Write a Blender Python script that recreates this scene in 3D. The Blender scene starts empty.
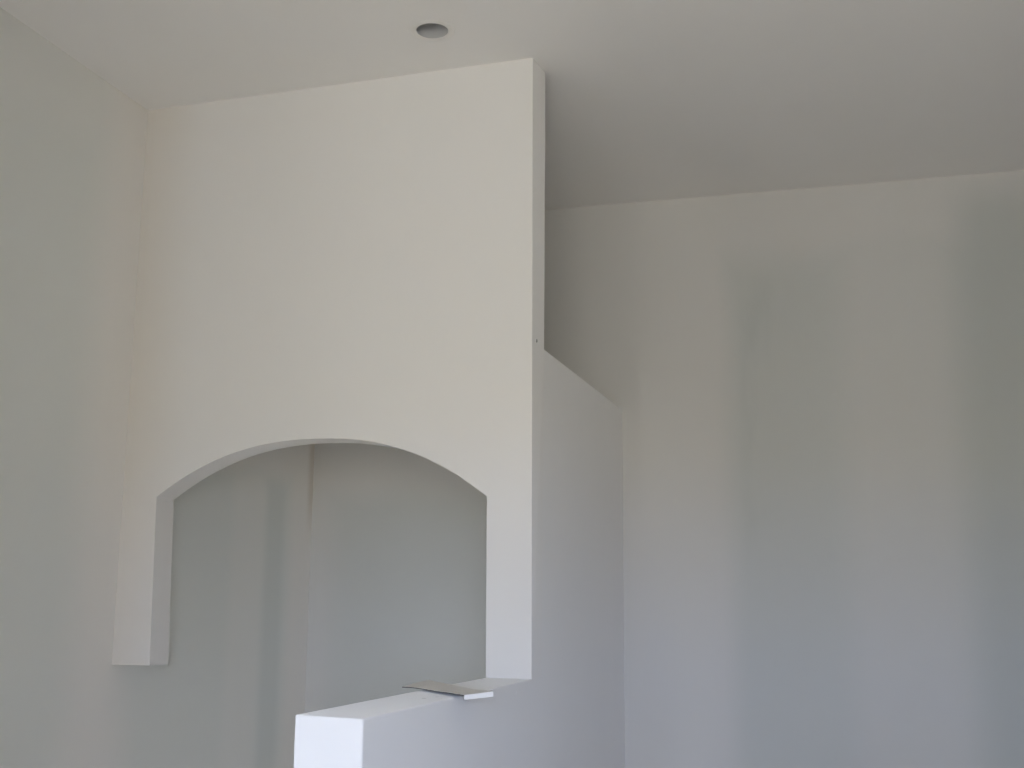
import bpy, bmesh, math
from mathutils import Vector, Matrix

scene = bpy.context.scene
COL = scene.collection

# ----------------------------------------------------------------- helpers
def link(name, bm, mat, parent=None, smooth=False):
    bmesh.ops.recalc_face_normals(bm, faces=bm.faces[:])
    me = bpy.data.meshes.new(name)
    bm.to_mesh(me)
    bm.free()
    if smooth:
        for p in me.polygons:
            p.use_smooth = True
    if mat is not None:
        me.materials.append(mat)
    o = bpy.data.objects.new(name, me)
    COL.objects.link(o)
    if parent is not None:
        o.parent = parent
    return o

def structure(name, bm, mat, smooth=False):
    o = link(name, bm, mat, None, smooth)
    o['kind'] = 'structure'
    return o

def add_box(bm, lo, hi):
    vs = [bm.verts.new((x, y, z)) for x in (lo[0], hi[0]) for y in (lo[1], hi[1]) for z in (lo[2], hi[2])]
    for f in ((0, 1, 3, 2), (4, 6, 7, 5), (0, 4, 5, 1), (2, 3, 7, 6), (0, 2, 6, 4), (1, 5, 7, 3)):
        bm.faces.new([vs[i] for i in f])
    return vs

def box(lo, hi):
    bm = bmesh.new()
    add_box(bm, lo, hi)
    return bm

def bevel_where(bm, test, width=0.004, segs=3):
    es = [e for e in bm.edges if test(e.verts[0].co, e.verts[1].co)]
    if es:
        bmesh.ops.bevel(bm, geom=es, offset=width, segments=segs, profile=0.5, affect='EDGES', clamp_overlap=True)

# ----------------------------------------------------------------- materials
class Graph:
    def __init__(self, name):
        self.m = bpy.data.materials.new(name)
        self.m.use_nodes = True
        self.nt = self.m.node_tree
        self.b = self.nt.nodes['Principled BSDF']
        self.geo = self.nt.nodes.new('ShaderNodeNewGeometry')
        sep = self.nt.nodes.new('ShaderNodeSeparateXYZ')
        self.link(self.geo.outputs['Position'], sep.inputs[0])
        self.axis = {'x': sep.outputs[0], 'y': sep.outputs[1], 'z': sep.outputs[2]}

    def link(self, a, b):
        self.nt.links.new(a, b)

    def math(self, op, a, b=None, clamp=False):
        n = self.nt.nodes.new('ShaderNodeMath')
        n.operation = op
        n.use_clamp = clamp
        for i, v in enumerate((a, b)):
            if v is None:
                continue
            if isinstance(v, (int, float)):
                n.inputs[i].default_value = v
            else:
                self.link(v, n.inputs[i])
        return n.outputs[0]

    def noise(self, scale, detail=3.0, stretch=(1, 1, 1), rough=0.55):
        mp = self.nt.nodes.new('ShaderNodeMapping')
        mp.inputs['Scale'].default_value = stretch
        self.link(self.geo.outputs['Position'], mp.inputs['Vector'])
        n = self.nt.nodes.new('ShaderNodeTexNoise')
        n.inputs['Scale'].default_value = scale
        n.inputs['Detail'].default_value = detail
        n.inputs['Roughness'].default_value = rough
        self.link(mp.outputs[0], n.inputs['Vector'])
        return n.outputs['Fac']

    def step(self, v, a, b):
        n = self.nt.nodes.new('ShaderNodeMapRange')
        n.interpolation_type = 'SMOOTHSTEP'
        n.inputs['From Min'].default_value = a
        n.inputs['From Max'].default_value = b
        self.link(v, n.inputs['Value'])
        return n.outputs['Result']

    def band(self, v, a, b, soft):
        """1 between a and b, feathered joint-compound edges"""
        return self.math('MULTIPLY', self.step(v, a - soft, a + soft),
                         self.math('SUBTRACT', 1.0, self.step(v, b - soft, b + soft)))

    def wob(self, axis, amp, n):
        return self.math('ADD', self.axis[axis], self.math('MULTIPLY', self.math('SUBTRACT', n, 0.5), amp))

    def mix(self, fac, a, b):
        n = self.nt.nodes.new('ShaderNodeMix')
        n.data_type = 'RGBA'
        if isinstance(fac, (int, float)):
            n.inputs['Factor'].default_value = fac
        else:
            self.link(fac, n.inputs['Factor'])
        for k, v in ((6, a), (7, b)):
            if isinstance(v, tuple):
                n.inputs[k].default_value = (*v, 1)
            else:
                self.link(v, n.inputs[k])
        return n.outputs[2]

    def finish(self, color, rough=0.75, bump=None, strength=0.05, dist=0.002, spec=0.25, metal=0.0, chalk=0.0):
        if isinstance(color, tuple):
            self.b.inputs['Base Color'].default_value = (*color, 1)
        else:
            self.link(color, self.b.inputs['Base Color'])
        self.b.inputs['Roughness'].default_value = rough
        self.b.inputs['Specular IOR Level'].default_value = spec
        self.b.inputs['Metallic'].default_value = metal
        self.b.inputs['Diffuse Roughness'].default_value = chalk      # chalky, back-scattering plaster
        if bump is not None:
            n = self.nt.nodes.new('ShaderNodeBump')
            n.inputs['Strength'].default_value = strength
            n.inputs['Distance'].default_value = dist
            self.link(bump, n.inputs['Height'])
            self.link(n.outputs[0], self.b.inputs['Normal'])
        return self.m

MUD = (0.776, 0.763, 0.737)       # sanded joint compound / thin primer
BOARD = (0.702, 0.712, 0.686)     # greenish moisture board showing through
PAPER_D = (0.615, 0.636, 0.612)   # barest strips of green paper

def painted(name, color, tint, chalk=0.7, marks=(), corner=None):
    g = Graph(name)
    n = g.noise(2.3, 4)
    c = g.mix(g.math('MULTIPLY', g.step(n, 0.35, 0.7), 0.5), color, tint)
    if corner is not None:                                       # darker, warmer tint towards the side wall
        wx = g.wob('x', 0.05, g.noise(2.0, 4, (1, 1, 0.4)))
        c = g.mix(g.math('SUBTRACT', 1.0, g.step(wx, corner[0], corner[1])), c, corner[2])
    for (mx, my, mz), (sx, sy, sz), mcol in marks:               # small dings and scuffs, each a squashed ball
        d = None
        for ax, m0, sc in (('x', mx, sx), ('y', my, sy), ('z', mz, sz)):
            q = g.math('DIVIDE', g.math('SUBTRACT', g.axis[ax], m0), sc)
            q = g.math('MULTIPLY', q, q)
            d = q if d is None else g.math('ADD', d, q)
        c = g.mix(g.math('SUBTRACT', 1.0, g.step(d, 0.4, 1.2)), c, mcol)
    return g.finish(c, 0.7, g.noise(160, 2), 0.04, chalk=chalk)

def plain_board_back():
    g = Graph('primed_drywall_back')
    wv = g.noise(2.2, 4, (1, 1, 0.35))
    x = g.wob('x', 0.06, wv)
    z = g.wob('z', 0.10, wv)
    streak = g.noise(5.0, 5, (1, 1, 0.25))
    # warm compound: the corner strip, the ceiling strip, one joint
    corner = g.band(x, -2.6, -0.50, 0.07)
    top = g.step(z, 2.88, 3.14)
    joint = g.band(x, -0.02, 0.40, 0.10)
    nook_top = g.band(z, 2.0, 2.45, 0.09)
    nook_corner = g.math('MULTIPLY', g.math('SUBTRACT', 1.0, g.step(x, -2.43, -2.22)), 0.8)
    nook_edge = g.band(x, -1.33, -1.1, 0.06)
    in_nook = g.math('MULTIPLY', g.math('SUBTRACT', 1.0, g.step(g.axis['x'], -1.06, -1.02)),
                     g.math('SUBTRACT', 1.0, g.step(g.axis['z'], 2.26, 2.34)))
    nk = g.math('MULTIPLY', g.math('MAXIMUM', g.math('MAXIMUM', nook_top, nook_corner), nook_edge), in_nook)
    out = g.math('MULTIPLY', g.math('MAXIMUM', g.math('MAXIMUM', corner, top), g.math('MULTIPLY', joint, 0.65)),
                 g.math('SUBTRACT', 1.0, in_nook))
    mud = g.math('MAXIMUM', nk, out)
    mud = g.math('MULTIPLY', mud, g.math('ADD', 0.75, g.math('MULTIPLY', streak, 0.5)), True)
    c = g.mix(mud, BOARD, MUD)
    # patchy bare strip where the compound was scraped thin
    strip = g.math('MULTIPLY', g.band(x, -0.44, -0.29, 0.04), g.band(z, 1.75, 2.85, 0.15))
    strip = g.math('MULTIPLY', strip, g.step(streak, 0.38, 0.66))
    c = g.mix(g.math('MULTIPLY', strip, 0.75), c, PAPER_D)
    c = g.mix(g.math('MULTIPLY', g.math('MULTIPLY', g.step(x, 0.36, 0.56), g.math('SUBTRACT', 1.0, g.step(z, 3.1, 3.35))), 0.8), c, PAPER_D)  # greener paper at right, darkened further for the falloff of light there
    return g.finish(c, 0.75, g.noise(140, 2), 0.04, chalk=0.2)

def plain_board_left():
    g = Graph('primed_drywall_left')
    MUD, BOARD, PAPER_D = (0.905, 0.88, 0.835), (0.83, 0.84, 0.80), (0.73, 0.75, 0.715)
    wv = g.noise(2.0, 4, (1, 1, 0.35))
    y = g.wob('y', 0.05, wv)
    z = g.wob('z', 0.12, wv)
    streak = g.noise(4.0, 5, (1, 1, 0.25))
    corner = g.step(y, 4.80, 4.95)
    joint = g.band(y, 4.36, 4.64, 0.06)
    arch_side = g.band(y, 3.36, 3.68, 0.14)
    top = g.math('MULTIPLY', g.step(z, 2.95, 3.15), 0.35)
    nook_top = g.math('MULTIPLY', g.band(z, 2.05, 2.4, 0.08), g.step(g.axis['y'], 3.66, 3.70))
    mud = g.math('MAXIMUM', g.math('MAXIMUM', corner, g.math('MULTIPLY', joint, 0.45)),
                 g.math('MAXIMUM', g.math('MAXIMUM', arch_side, top), nook_top))
    mud = g.math('MULTIPLY', mud, g.math('ADD', 0.7, g.math('MULTIPLY', streak, 0.6)), True)
    c = g.mix(mud, BOARD, MUD)
    strip = g.math('MULTIPLY', g.band(y, 4.66, 4.82, 0.045), g.math('SUBTRACT', 1.0, g.step(z, 1.95, 2.1)))
    c = g.mix(g.math('MULTIPLY', strip, 0.65), c, PAPER_D)
    # rusty tan stain in the topmost nook corner
    st = g.math('MULTIPLY', g.step(g.axis['y'], 5.03, 5.09), g.band(g.axis['z'], 1.9, 2.3, 0.12))
    c = g.mix(g.math('MULTIPLY', st, 0.35), c, (0.52, 0.42, 0.30))
    return g.finish(c, 0.75, g.noise(140, 2), 0.04, chalk=0.2)

M_white = painted('primed_white_plaster', (0.850, 0.835, 0.815), (0.83, 0.82, 0.80), corner=(-2.44, -2.16, (0.795, 0.762, 0.712)))
M_half = painted('primed_white_half_wall', (0.85, 0.84, 0.825), (0.83, 0.825, 0.81), 0.7, [
    ((-1.0245, 2.8066, 1.307), (0.006, 0.010, 0.01), (0.60, 0.59, 0.57)),
    ((-1.010, 2.860, 1.307), (0.005, 0.008, 0.01), (0.66, 0.65, 0.63)),
    ((-1.103, 3.527, 1.305), (0.004, 0.012, 0.01), (0.50, 0.49, 0.47)),
    ((-0.967, 3.4296, 1.2765), (0.01, 0.0035, 0.0075), (0.95, 0.94, 0.93))])
M_ceil = painted('ceiling_primer', (0.915, 0.90, 0.875), (0.90, 0.885, 0.86), 0.3)
M_low_bounce = painted('unpainted_grey_drywall', (0.46, 0.455, 0.44), (0.42, 0.415, 0.40), 0.2)  # dark grey for unseen walls, chosen to cut their bounce light
M_back = plain_board_back()
M_left = plain_board_left()

g = Graph('raw_subfloor')
fl = g.noise(3.0, 5)
M_floor = g.finish(g.mix(fl, (0.52, 0.45, 0.38), (0.44, 0.385, 0.325)), 0.8, g.noise(40, 3), 0.1)

g = Graph('drywall_paper')
M_paper = g.finish(g.mix(g.noise(30, 4), (0.80, 0.79, 0.775), (0.73, 0.72, 0.705)), 0.85, g.noise(300, 2), 0.1)
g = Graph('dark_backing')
M_gap_shadow = g.finish(g.mix(g.noise(60, 3), (0.085, 0.085, 0.09), (0.06, 0.06, 0.062)), 0.8)  # near-black colour stands for the shaded gap under the scrap
g = Graph('gypsum_core')
M_core = g.finish(g.mix(g.noise(60, 4), (0.92, 0.915, 0.90), (0.87, 0.865, 0.85)), 0.9, g.noise(220, 3), 0.4)
g = Graph('light_trim_white')
M_ring = g.finish((0.93, 0.91, 0.88), 0.6, spec=0.3)
g = Graph('galvanised_can')
M_can = g.finish(g.mix(g.noise(18, 3, (1, 1, 4)), (0.60, 0.60, 0.60), (0.53, 0.53, 0.535)), 0.5, spec=0.4)
g = Graph('bulb_socket')
M_socket = g.finish(g.mix(g.noise(40), (0.30, 0.29, 0.28), (0.24, 0.24, 0.23)), 0.5)
g = Graph('screw_steel')
M_screw = g.finish(g.mix(g.noise(400), (0.42, 0.41, 0.39), (0.34, 0.33, 0.32)), 0.6)
g = Graph('window_frame_white')
M_frame = g.finish(g.mix(g.noise(8), (0.78, 0.78, 0.77), (0.74, 0.74, 0.73)), 0.4)

# ----------------------------------------------------------------- dimensions (metres)
XL = -2.4383            # face of the left wall
YA, YAB = 3.6, 3.7201   # front and back face of the arched wall
YB = 5.1065             # face of the back wall
ZC = 3.3109             # ceiling
XRW = 5.0               # right wall (far outside the picture)
YR = -1.6               # rear wall (behind the camera)
ZTOP = 3.5

def ceil_z(x, y):
    """the ceiling board sags a finger's width along the arched wall"""
    if y <= 1.6 or y >= YB:
        w = 0.0
    elif y <= YA:
        w = (y - 1.6) / (YA - 1.6)
    else:
        w = (YB - y) / (YB - YA)
    s = -0.0121 + 0.0276 * (min(max(x, XL), 0.0) + 2.4383) / 1.4621
    if x > -0.9762:
        s = 0.0155 * max(0.0, 1 - (x + 0.9762) / 1.4)
    return ZC + s * w

# ----------------------------------------------------------------- shell
structure('wall_back', box((XL - 0.12, YB, 0), (XRW + 0.12, YB + 0.12, ZTOP)), M_back)
structure('floor', box((XL - 0.12, YR - 0.12, -0.1), (XRW + 0.12, YB + 0.12, 0.0)), M_floor)

# walls out of view; openings invented to match the light falloff: (u0, u1, z0, z1)
REAR_OPEN = [(-0.46, 1.20, 1.2, 2.2), (-1.385, -1.13, 0.1, 1.95)]
RIGHT_OPEN = []
LEFT_OPEN = [(0.70, 0.99, 0.6, 2.15), (4.24, 4.58, 0.20, 0.52)]  # added slit lifts the left side, low opening fills the nook
def open_wall(name, along, u0, u1, face, back, openings, mat):
    """a wall along x or y with rectangular openings cut clean through"""
    us = sorted({u0, u1} | {o[0] for o in openings} | {o[1] for o in openings})
    zs = sorted({0.0, ZTOP} | {o[2] for o in openings} | {o[3] for o in openings})
    bm = bmesh.new()
    for ua, ub in zip(us, us[1:]):
        for za, zb in zip(zs, zs[1:]):
            uc, zc = (ua + ub) / 2, (za + zb) / 2
            if any(o[0] < uc < o[1] and o[2] < zc < o[3] for o in openings):
                continue
            lo, hi = min(face, back), max(face, back)
            if along == 'x':
                add_box(bm, (ua, lo, za), (ub, hi, zb))
            else:
                add_box(bm, (lo, ua, za), (hi, ub, zb))
    bmesh.ops.remove_doubles(bm, verts=bm.verts[:], dist=1e-5)
    structure(name, bm, mat)

PORTALS = []
def window_frame(name, along, o, face, back):
    d0, d1 = face + (back - face) * 0.4, face + (back - face) * 0.8
    lo, hi = min(d0, d1), max(d0, d1)
    t = 0.05
    bm = bmesh.new()
    bars = [(o[0], o[0] + t, o[2], o[3]), (o[1] - t, o[1], o[2], o[3]),
            (o[0] + t, o[1] - t, o[2], o[2] + t), (o[0] + t, o[1] - t, o[3] - t, o[3])]
    for ua, ub, za, zb in bars:
        if along == 'x':
            add_box(bm, (ua, lo, za), (ub, hi, zb))
        else:
            add_box(bm, (lo, ua, za), (hi, ub, zb))
    structure(name, bm, M_frame)
    PORTALS.append((along, o, back))

open_wall('wall_rear', 'x', XL, XRW, YR, YR - 0.12, REAR_OPEN, M_half)
open_wall('wall_left', 'y', YR - 0.12, YB, XL, XL - 0.12, LEFT_OPEN, M_left)
open_wall('wall_right', 'y', YR - 0.12, YB, XRW, XRW + 0.12, RIGHT_OPEN, M_low_bounce)
k = 0
for o in REAR_OPEN:
    k += 1
    window_frame('window_%d' % k, 'x', o, YR, YR - 0.12)
for o in RIGHT_OPEN:
    k += 1
    window_frame('window_%d' % k, 'y', o, XRW, XRW + 0.12)
for o in LEFT_OPEN:
    k += 1
    window_frame('window_%d' % k, 'y', o, XL, XL - 0.12)

# unseen walls added beside the camera to shape the light
structure('wall_passage_left', box((-1.0, YR, 0), (-0.88, 0.70, ZTOP)), M_half)
structure('wall_passage_right', box((0.90, -0.5, 0), (1.02, 3.2, ZTOP)), M_low_bounce)

# ceiling with a round cut-out for the recessed light
DLX, DLY, DLR = -1.2300, 3.3170, 0.0515
CELL = 0.12
xs = [XL, -2.0, -1.6, DLX - CELL, DLX + CELL, -0.9762, -0.5, 0.0, 0.45, 1.4, XRW]
ys = [YR, 0.0, 1.6, 2.4, DLY - CELL, DLY + CELL, YA, YAB, 4.2, 4.7, YB]
bm = bmesh.new()
V = {}
for i, x in enumerate(xs):
    for j, y in enumerate(ys):
        V[i, j] = bm.verts.new((x, y, ceil_z(x, y)))
ci, cj = xs.index(DLX - CELL), ys.index(DLY - CELL)
for i in range(len(xs) - 1):
    for j in range(len(ys) - 1):
        if (i, j) != (ci, cj):
            bm.faces.new((V[i, j], V[i + 1, j], V[i + 1, j + 1], V[i, j + 1]))
c = [V[ci, cj], V[ci + 1, cj], V[ci + 1, cj + 1], V[ci, cj + 1]]
def cell_z(x, y):
    a = (x - (DLX - CELL)) / (2 * CELL)
    b = (y - (DLY - CELL)) / (2 * CELL)
    return ((c[0].co.z * (1 - a) + c[1].co.z * a) * (1 - b) + (c[3].co.z * (1 - a) + c[2].co.z * a) * b)
N = 48
circ = []
for k in range(N):
    a = 2 * math.pi * k / N - 3 * math.pi / 4      # starts towards corner 0
    x, y = DLX + DLR * math.cos(a), DLY + DLR * math.sin(a)
    circ.append(bm.verts.new((x, y, cell_z(x, y))))
q = N // 4
for s in range(4):
    A, B = c[s], c[(s + 1) % 4]
    m = s * q + q // 2
    for k in range(s * q, m):
        bm.faces.new((A, circ[(k + 1) % N], circ[k % N]))
    bm.faces.new((A, B, circ[m % N]))
    for k in range(m, (s + 1) * q):
        bm.faces.new((B, circ[(k + 1) % N], circ[k % N]))
for f in bm.faces:
    f.normal_update()
    if f.normal.z > 0:
        f.normal_flip()
bmesh.ops.solidify(bm, geom=bm.faces[:], thickness=-0.02)
if min(v.co.z for v in bm.verts) < ZC - 0.018:      # keep the plate above the visible face
    for v in bm.verts:
        v.co.z += 0.02
structure('ceiling', bm, M_ceil)
structure('ceiling_deck', box((XL - 0.12, YR - 0.12, ZTOP), (XRW + 0.12, YB + 0.12, ZTOP + 0.1)), M_ceil)

# arched wall: left pendant, segmental arch, right pillar above the half wall
XC, HW = -1.7110, 0.5943
def arch_pts(xl, xr, zl, zr, ztop, n=36):
    out = []
    xc, hw = (xl + xr) / 2, (xr - xl) / 2
    for k in range(n + 1):
        u = -math.cos(math.pi * k / n)                 # -1 .. 1, denser at the springings
        zs = zl if u < 0 else zr
        out.append((xc + u * hw, ztop - (ztop - zs) * abs(u) ** 2.31))
    return out
front = [(XL - 0.03, 1.3121), (-2.2928, 1.3138)] + arch_pts(-2.3053, -1.1168, 1.8777, 1.8620, 2.0630) + \
        [(-1.1136, 1.3054), (-0.9679, 1.3047), (-0.9716, 2.3531), (-0.9752, 3.3264), (-0.9752, 3.42), (XL - 0.03, 3.42)]
back = [(XL - 0.03, 1.3121), (-2.2971, 1.3116)] + arch_pts(-2.3119, -1.1168, 1.8771, 1.8620, 2.0630) + \
       [(-1.1136, 1.3054), (-0.9672, 1.3054), (-0.9636, 2.3531), (-0.9626, 3.3128), (-0.9626, 3.42), (XL - 0.03, 3.42)]
bm = bmesh.new()
vf = [bm.verts.new((x, YA, z)) for x, z in front]
vb = [bm.verts.new((x, YAB, z)) for x, z in back]
n = len(front)
ff = bm.faces.new(vf)
fb = bm.faces.new(list(reversed(vb)))
for k in range(n):
    bm.faces.new((vf[k], vb[k], vb[(k + 1) % n], vf[(k + 1) % n]))
def front_edge(a, b):
    if abs(a.y - YA) > 1e-4 or abs(b.y - YA) > 1e-4:
        return False
    if a.z > 3.35 or b.z > 3.35 or min(a.x, b.x) < XL:
        return False
    return not (a.z < 1.32 and b.z < 1.32 and a.x > -1.2)
bevel_where(bm, front_edge, 0.0035, 2)
bmesh.ops.triangulate(bm, faces=[f for f in bm.faces if len(f.verts) > 4])
structure('wall_arch', bm, M_white)

# half wall in front, running on under the pillar
bm = bmesh.new()
sec = [(2.2949, -1.1168, -0.9662, 1.3099, 1.3063), (YA, -1.1136, -0.9679, 1.3054, 1.3047), (YAB, -1.1136, -0.9672, 1.3054, 1.3054)]
rings = []
for y, x0, x1, z0, z1 in sec:
    k0 = 0.014 if y < 3 else 0.0
    rings.append([bm.verts.new(p) for p in ((x0 + 0.0, y, 0), (x1 - 0.0, y, 0), (x1, y, z1), (x0, y, z0))])
for a, b in zip(rings, rings[1:]):
    for k in range(4):
        bm.faces.new((a[k], a[(k + 1) % 4], b[(k + 1) % 4], b[k]))
bm.faces.new(rings[0])
bm.faces.new(list(reversed(rings[-1])))
bevel_where(bm, lambda a, b: (abs(a.y - 2.2949) < 1e-3 and abs(b.y - 2.2949) < 1e-3 and max(a.z, b.z) > 1) or
            (min(a.z, b.z) > 1.2 and max(a.y, b.y) < YA + 0.01 and abs(a.y - b.y) > 0.5), 0.004, 3)
structure('wall_half', bm, M_half)

# partition from the pillar to the back wall
bm = bmesh.new()
rings = []
for y, x1, zt in ((YAB, -0.9636, 2.3531), (YB, -0.9663, 2.3635)):
    rings.append([bm.verts.new(p) for p in ((-1.1136, y, 0), (-0.9672, y, 0), (-0.9672 if y < 4 else -0.9668, y, 1.3054), (x1, y, zt), (-1.1136, y, zt))])
a, b = rings
for k in range(5):
    bm.faces.new((a[k], a[(k + 1) % 5], b[(k + 1) % 5], b[k]))
bm.faces.new(a)
bm.faces.new(list(reversed(b)))
structure('wall_partition', bm, M_half)

# lowered soffit over the nook behind the arch
structure('ceiling_nook', box((XL, YAB, 2.285), (-1.1136, YB, 2.353)), M_white)

# ----------------------------------------------------------------- recessed ceiling light
def empty(name, loc, label, cat):
    o = bpy.data.objects.new(name, None)
    COL.objects.link(o)
    o.location = loc
    o.empty_display_size = 0.1
    o['label'] = label
    o['category'] = cat
    return o

def lathe(profile, segs=48, closed=False):
    bm = bmesh.new()
    rows = []
    for r, z in profile:
        if r < 1e-6:
            rows.append([bm.verts.new((0, 0, z))])
        else:
            rows.append([bm.verts.new((r * math.cos(2 * math.pi * k / segs), r * math.sin(2 * math.pi * k / segs), z)) for k in range(segs)])
    pairs = list(zip(rows, rows[1:]))
    if closed:
        pairs.append((rows[-1], rows[0]))
    for A, B in pairs:
        if len(A) == 1 and len(B) == 1:
            continue
        for k in range(segs):
            k2 = (k + 1) % segs
            if len(A) == 1:
                bm.faces.new((A[0], B[k], B[k2]))
            elif len(B) == 1:
                bm.faces.new((A[k], B[0], A[k2]))
            else:
                bm.faces.new((A[k], B[k], B[k2], A[k2]))
    return bm

zc0 = cell_z_val = ceil_z(DLX, DLY)
dl = empty('recessed_light', (DLX, DLY, zc0), 'small round unlit recessed light with white trim in the white ceiling above the arch', 'ceiling light')
slope = math.atan(0.0276 / 1.4621 * 0.85)
dl.rotation_euler = (0.0, -slope, 0.0)
link('trim_ring', lathe([(0.0505, -0.0006), (0.0515, -0.0016), (0.056, -0.0021), (0.064, -0.0020), (0.070, -0.0013), (0.0718, -0.0003), (0.0718, 0.0), (0.0505, 0.0)], closed=True), M_ring, dl, True)
link('housing', lathe([(0.0500, -0.002), (0.0500, 0.010), (0.0488, 0.035), (0.0462, 0.062), (0.042, 0.086), (0.032, 0.104), (0.018, 0.112), (0.0, 0.114),
                       (0.0, 0.118), (0.020, 0.116), (0.035, 0.108), (0.046, 0.088), (0.0505, 0.062), (0.0508, 0.035), (0.0508, 0.002)]), M_can, dl, True)
link('socket', lathe([(0.0, 0.112), (0.016, 0.112), (0.0165, 0.085), (0.0175, 0.080), (0.0175, 0.076), (0.012, 0.076), (0.011, 0.092), (0.0, 0.092)], 32), M_socket, dl)

# ----------------------------------------------------------------- thin scrap lying on the half wall
A = Vector((-1.195, 3.100)); B = Vector((-0.930, 2.8295)); C = Vector((-0.868, 2.8655)); D = Vector((-1.190, 3.292))
ORG = Vector((-1.03, 3.02, 1.3075))
scrap = empty('board_scrap', ORG, 'thin grey board scrap with a white end strip lying across the half wall top', 'scrap')
def sheet_point(u, v):
    """u runs from the free left end to the white strip, v across"""
    p = A.lerp(B, u).lerp(D.lerp(C, u), v)
    z = 1.3122 + 0.0030 * u + 0.0078 * v * u ** 3                # right end lifts a little at its far corner
    if u < 0.34:
        z -= 0.0030 * ((0.34 - u) / 0.34) ** 2 * (1 - v)          # near left corner curls down past the wall's edge
    z += 0.0040 * v * (1 - u) + 0.0003 * math.sin(9 * u + 4 * v)
    return Vector((p.x, p.y, z))
bm = bmesh.new()
NU, NV = 24, 8
def sheet_rows(dz, edge):
    return [[bm.verts.new(sheet_point(i / NU, j / NV) + Vector((0, 0, dz)) - ORG +
             (Vector((0.0008 * math.sin(5.1 * i + edge), 0, 0)) if j in (0, NV) else Vector((0, 0, 0)))) for j in range(NV + 1)] for i in range(NU + 1)]
T = sheet_rows(0.0, 0.0)
for i in range(NU):
    for j in range(NV):
        bm.faces.new((T[i][j], T[i + 1][j], T[i + 1][j + 1], T[i][j + 1]))
M0 = sheet_rows(-0.0005, 0.0)
rim = [(i, 0) for i in range(NU)] + [(NU, j) for j in range(NV)] + [(i, NV) for i in range(NU, 0, -1)] + [(0, j) for j in range(NV, 0, -1)]
def close(bm, P, Q):
    for (i, j), (i2, j2) in zip(rim, rim[1:] + rim[:1]):
        bm.faces.new((P[i][j], Q[i][j], Q[i2][j2], P[i2][j2]))
for i in range(NU):
    for j in range(NV):
        bm.faces.new((M0[i][j], M0[i][j + 1], M0[i + 1][j + 1], M0[i + 1][j]))
close(bm, T, M0)
link('sheet', bm, M_paper, scrap)
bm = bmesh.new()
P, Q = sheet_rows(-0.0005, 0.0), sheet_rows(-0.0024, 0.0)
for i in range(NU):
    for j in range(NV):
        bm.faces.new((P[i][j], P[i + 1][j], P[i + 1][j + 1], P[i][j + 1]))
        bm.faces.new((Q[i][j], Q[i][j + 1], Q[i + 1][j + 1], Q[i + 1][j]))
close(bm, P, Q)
o = link('backing', bm, M_gap_shadow, scrap)  # its dark rim paints the shadow line below the sheet
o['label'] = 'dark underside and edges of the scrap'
# white strip closing the right end, hanging clear of the wall face
bm = bmesh.new()
out = Vector((0.5, -0.86, 0)).normalized()
secs = []
for k in range(9):
    v = k / 8
    p = sheet_point(1.0, v)
    top, low = 0.0006, 0.0112 + 0.0014 * v + 0.0004 * math.sin(11 * v)
    secs.append([bm.verts.new(p + out * o + Vector((0, 0, z)) - ORG) for o, z in
                 ((0.0006, top), (0.0046, top - 0.0006), (0.0050, -low + 0.0006), (0.0044, -low), (0.0006, -low))])
for a5, b5 in zip(secs, secs[1:]):
    for m in range(5):
        bm.faces.new((a5[m], a5[(m + 1) % 5], b5[(m + 1) % 5], b5[m]))
bm.faces.new(secs[0])
bm.faces.new(list(reversed(secs[-1])))
o = link('end_strip', bm, M_core, scrap)
o['label'] = 'white strip along the right end'

# drywall screw head left proud at the top of the pillar's side
scr = lathe([(0.0, 0.0018), (0.0016, 0.0018), (0.0020, 0.0030), (0.0048, 0.0026), (0.0060, 0.0012), (0.0058, 0.0), (0.0, 0.0)], 20)
bmesh.ops.rotate(scr, verts=scr.verts[:], cent=(0, 0, 0), matrix=Matrix.Rotation(math.pi / 2, 3, 'Y'))
o = link('drywall_screw', scr, M_screw, None, True)
o.location = (-0.9685, 3.641, 2.366)
o['label'] = 'tiny dark screw head on the narrow side of the tall arched wall'
o['category'] = 'screw'

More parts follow.
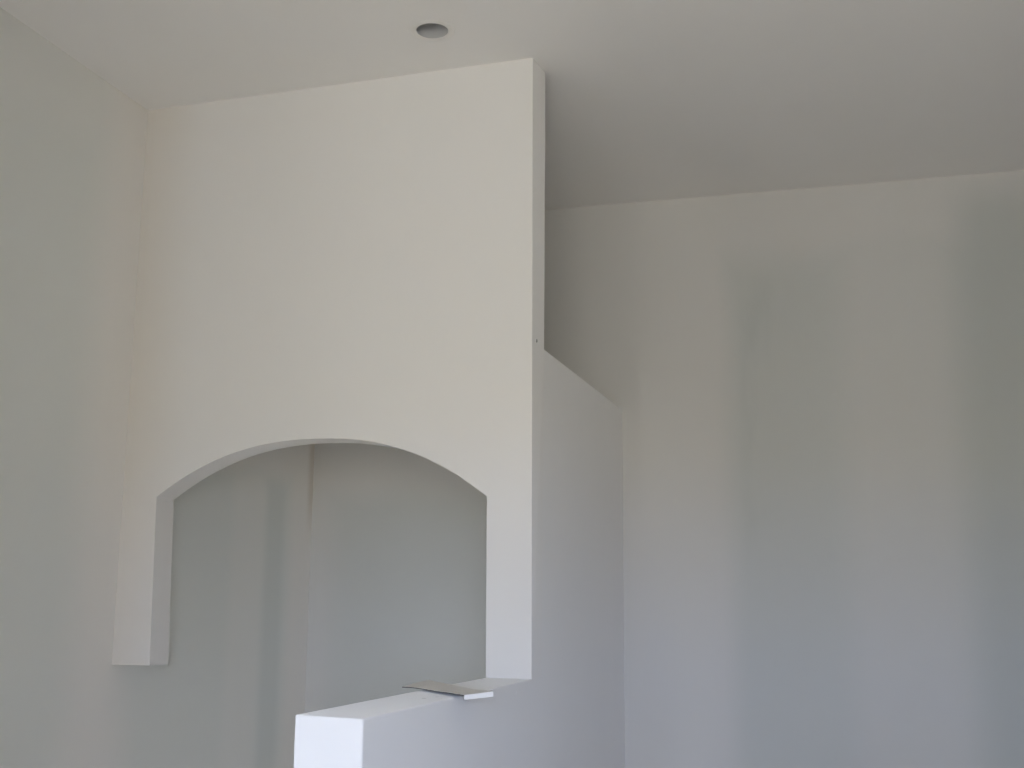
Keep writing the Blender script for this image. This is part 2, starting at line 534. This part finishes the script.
# ----------------------------------------------------------------- daylight
w = bpy.data.worlds.new('outdoors')
scene.world = w
w.use_nodes = True
nt = w.node_tree
bg = nt.nodes['Background']
tc = nt.nodes.new('ShaderNodeTexCoord')
sp = nt.nodes.new('ShaderNodeSeparateXYZ')
nt.links.new(tc.outputs['Generated'], sp.inputs[0])
mr = nt.nodes.new('ShaderNodeMapRange')
mr.inputs['From Min'].default_value = -1
mr.inputs['From Max'].default_value = 1
nt.links.new(sp.outputs[2], mr.inputs['Value'])
cr = nt.nodes.new('ShaderNodeValToRGB')
GROUND = (0.80, 0.775, 0.685)
SKY = (0.89, 1.04, 1.40)
STRENGTH = 18.6
e = cr.color_ramp.elements
e[0].position = 0.49; e[0].color = (*GROUND, 1)
e[1].position = 0.51; e[1].color = (*SKY, 1)
nt.links.new(mr.outputs[0], cr.inputs[0])
nt.links.new(cr.outputs[0], bg.inputs['Color'])
bg.inputs['Strength'].default_value = STRENGTH

def portal(name, loc, rot, sx, sz):
    l = bpy.data.lights.new(name, 'AREA')
    l.shape = 'RECTANGLE'; l.size = sx; l.size_y = sz
    l.cycles.is_portal = True
    o = bpy.data.objects.new(name, l)
    COL.objects.link(o)
    o.location = loc; o.rotation_euler = rot
    return o
for along, o, back in PORTALS:
    uc, zc = (o[0] + o[1]) / 2, (o[2] + o[3]) / 2
    if along == 'x':
        portal('window_daylight', (uc, back + 0.01, zc), (math.pi / 2, 0, 0), o[1] - o[0], o[3] - o[2])
    elif back < 0:
        portal('window_daylight', (back + 0.01, uc, zc), (math.pi / 2, 0, -math.pi / 2), o[1] - o[0], o[3] - o[2])
    else:
        portal('window_daylight', (back - 0.01, uc, zc), (math.pi / 2, 0, math.pi / 2), o[1] - o[0], o[3] - o[2])

# ----------------------------------------------------------------- camera
cam = bpy.data.cameras.new('camera')
cam.sensor_fit = 'HORIZONTAL'
cam.sensor_width = 36.0
cam.lens = 1190.936 / 1024 * 36.0
cam.clip_start = 0.05
co = bpy.data.objects.new('camera', cam)
COL.objects.link(co)
F = Vector((-0.27266575, 0.94586603, 0.17604214)); R = Vector((0.9612579, 0.27551926, 0.00850814)); U = Vector((0.04045543, -0.17154177, 0.98434586))
m = Matrix((R, U, -F)).transposed().to_4x4()
m.translation = Vector((0, 0, 1.55))
co.matrix_world = m
scene.camera = co

# ----------------------------------------------------------------- colour management
vs = scene.view_settings
scene.display_settings.display_device = 'sRGB'
vs.view_transform = 'Standard'
vs.look = 'None'
vs.gamma = 1.0
vs.use_curve_mapping = False
vs.exposure = 0.0
scene.cycles.max_bounces = 12
scene.cycles.diffuse_bounces = 10
scene.cycles.use_denoising = True
scene.cycles.use_adaptive_sampling = True
scene.cycles.adaptive_threshold = 0.005
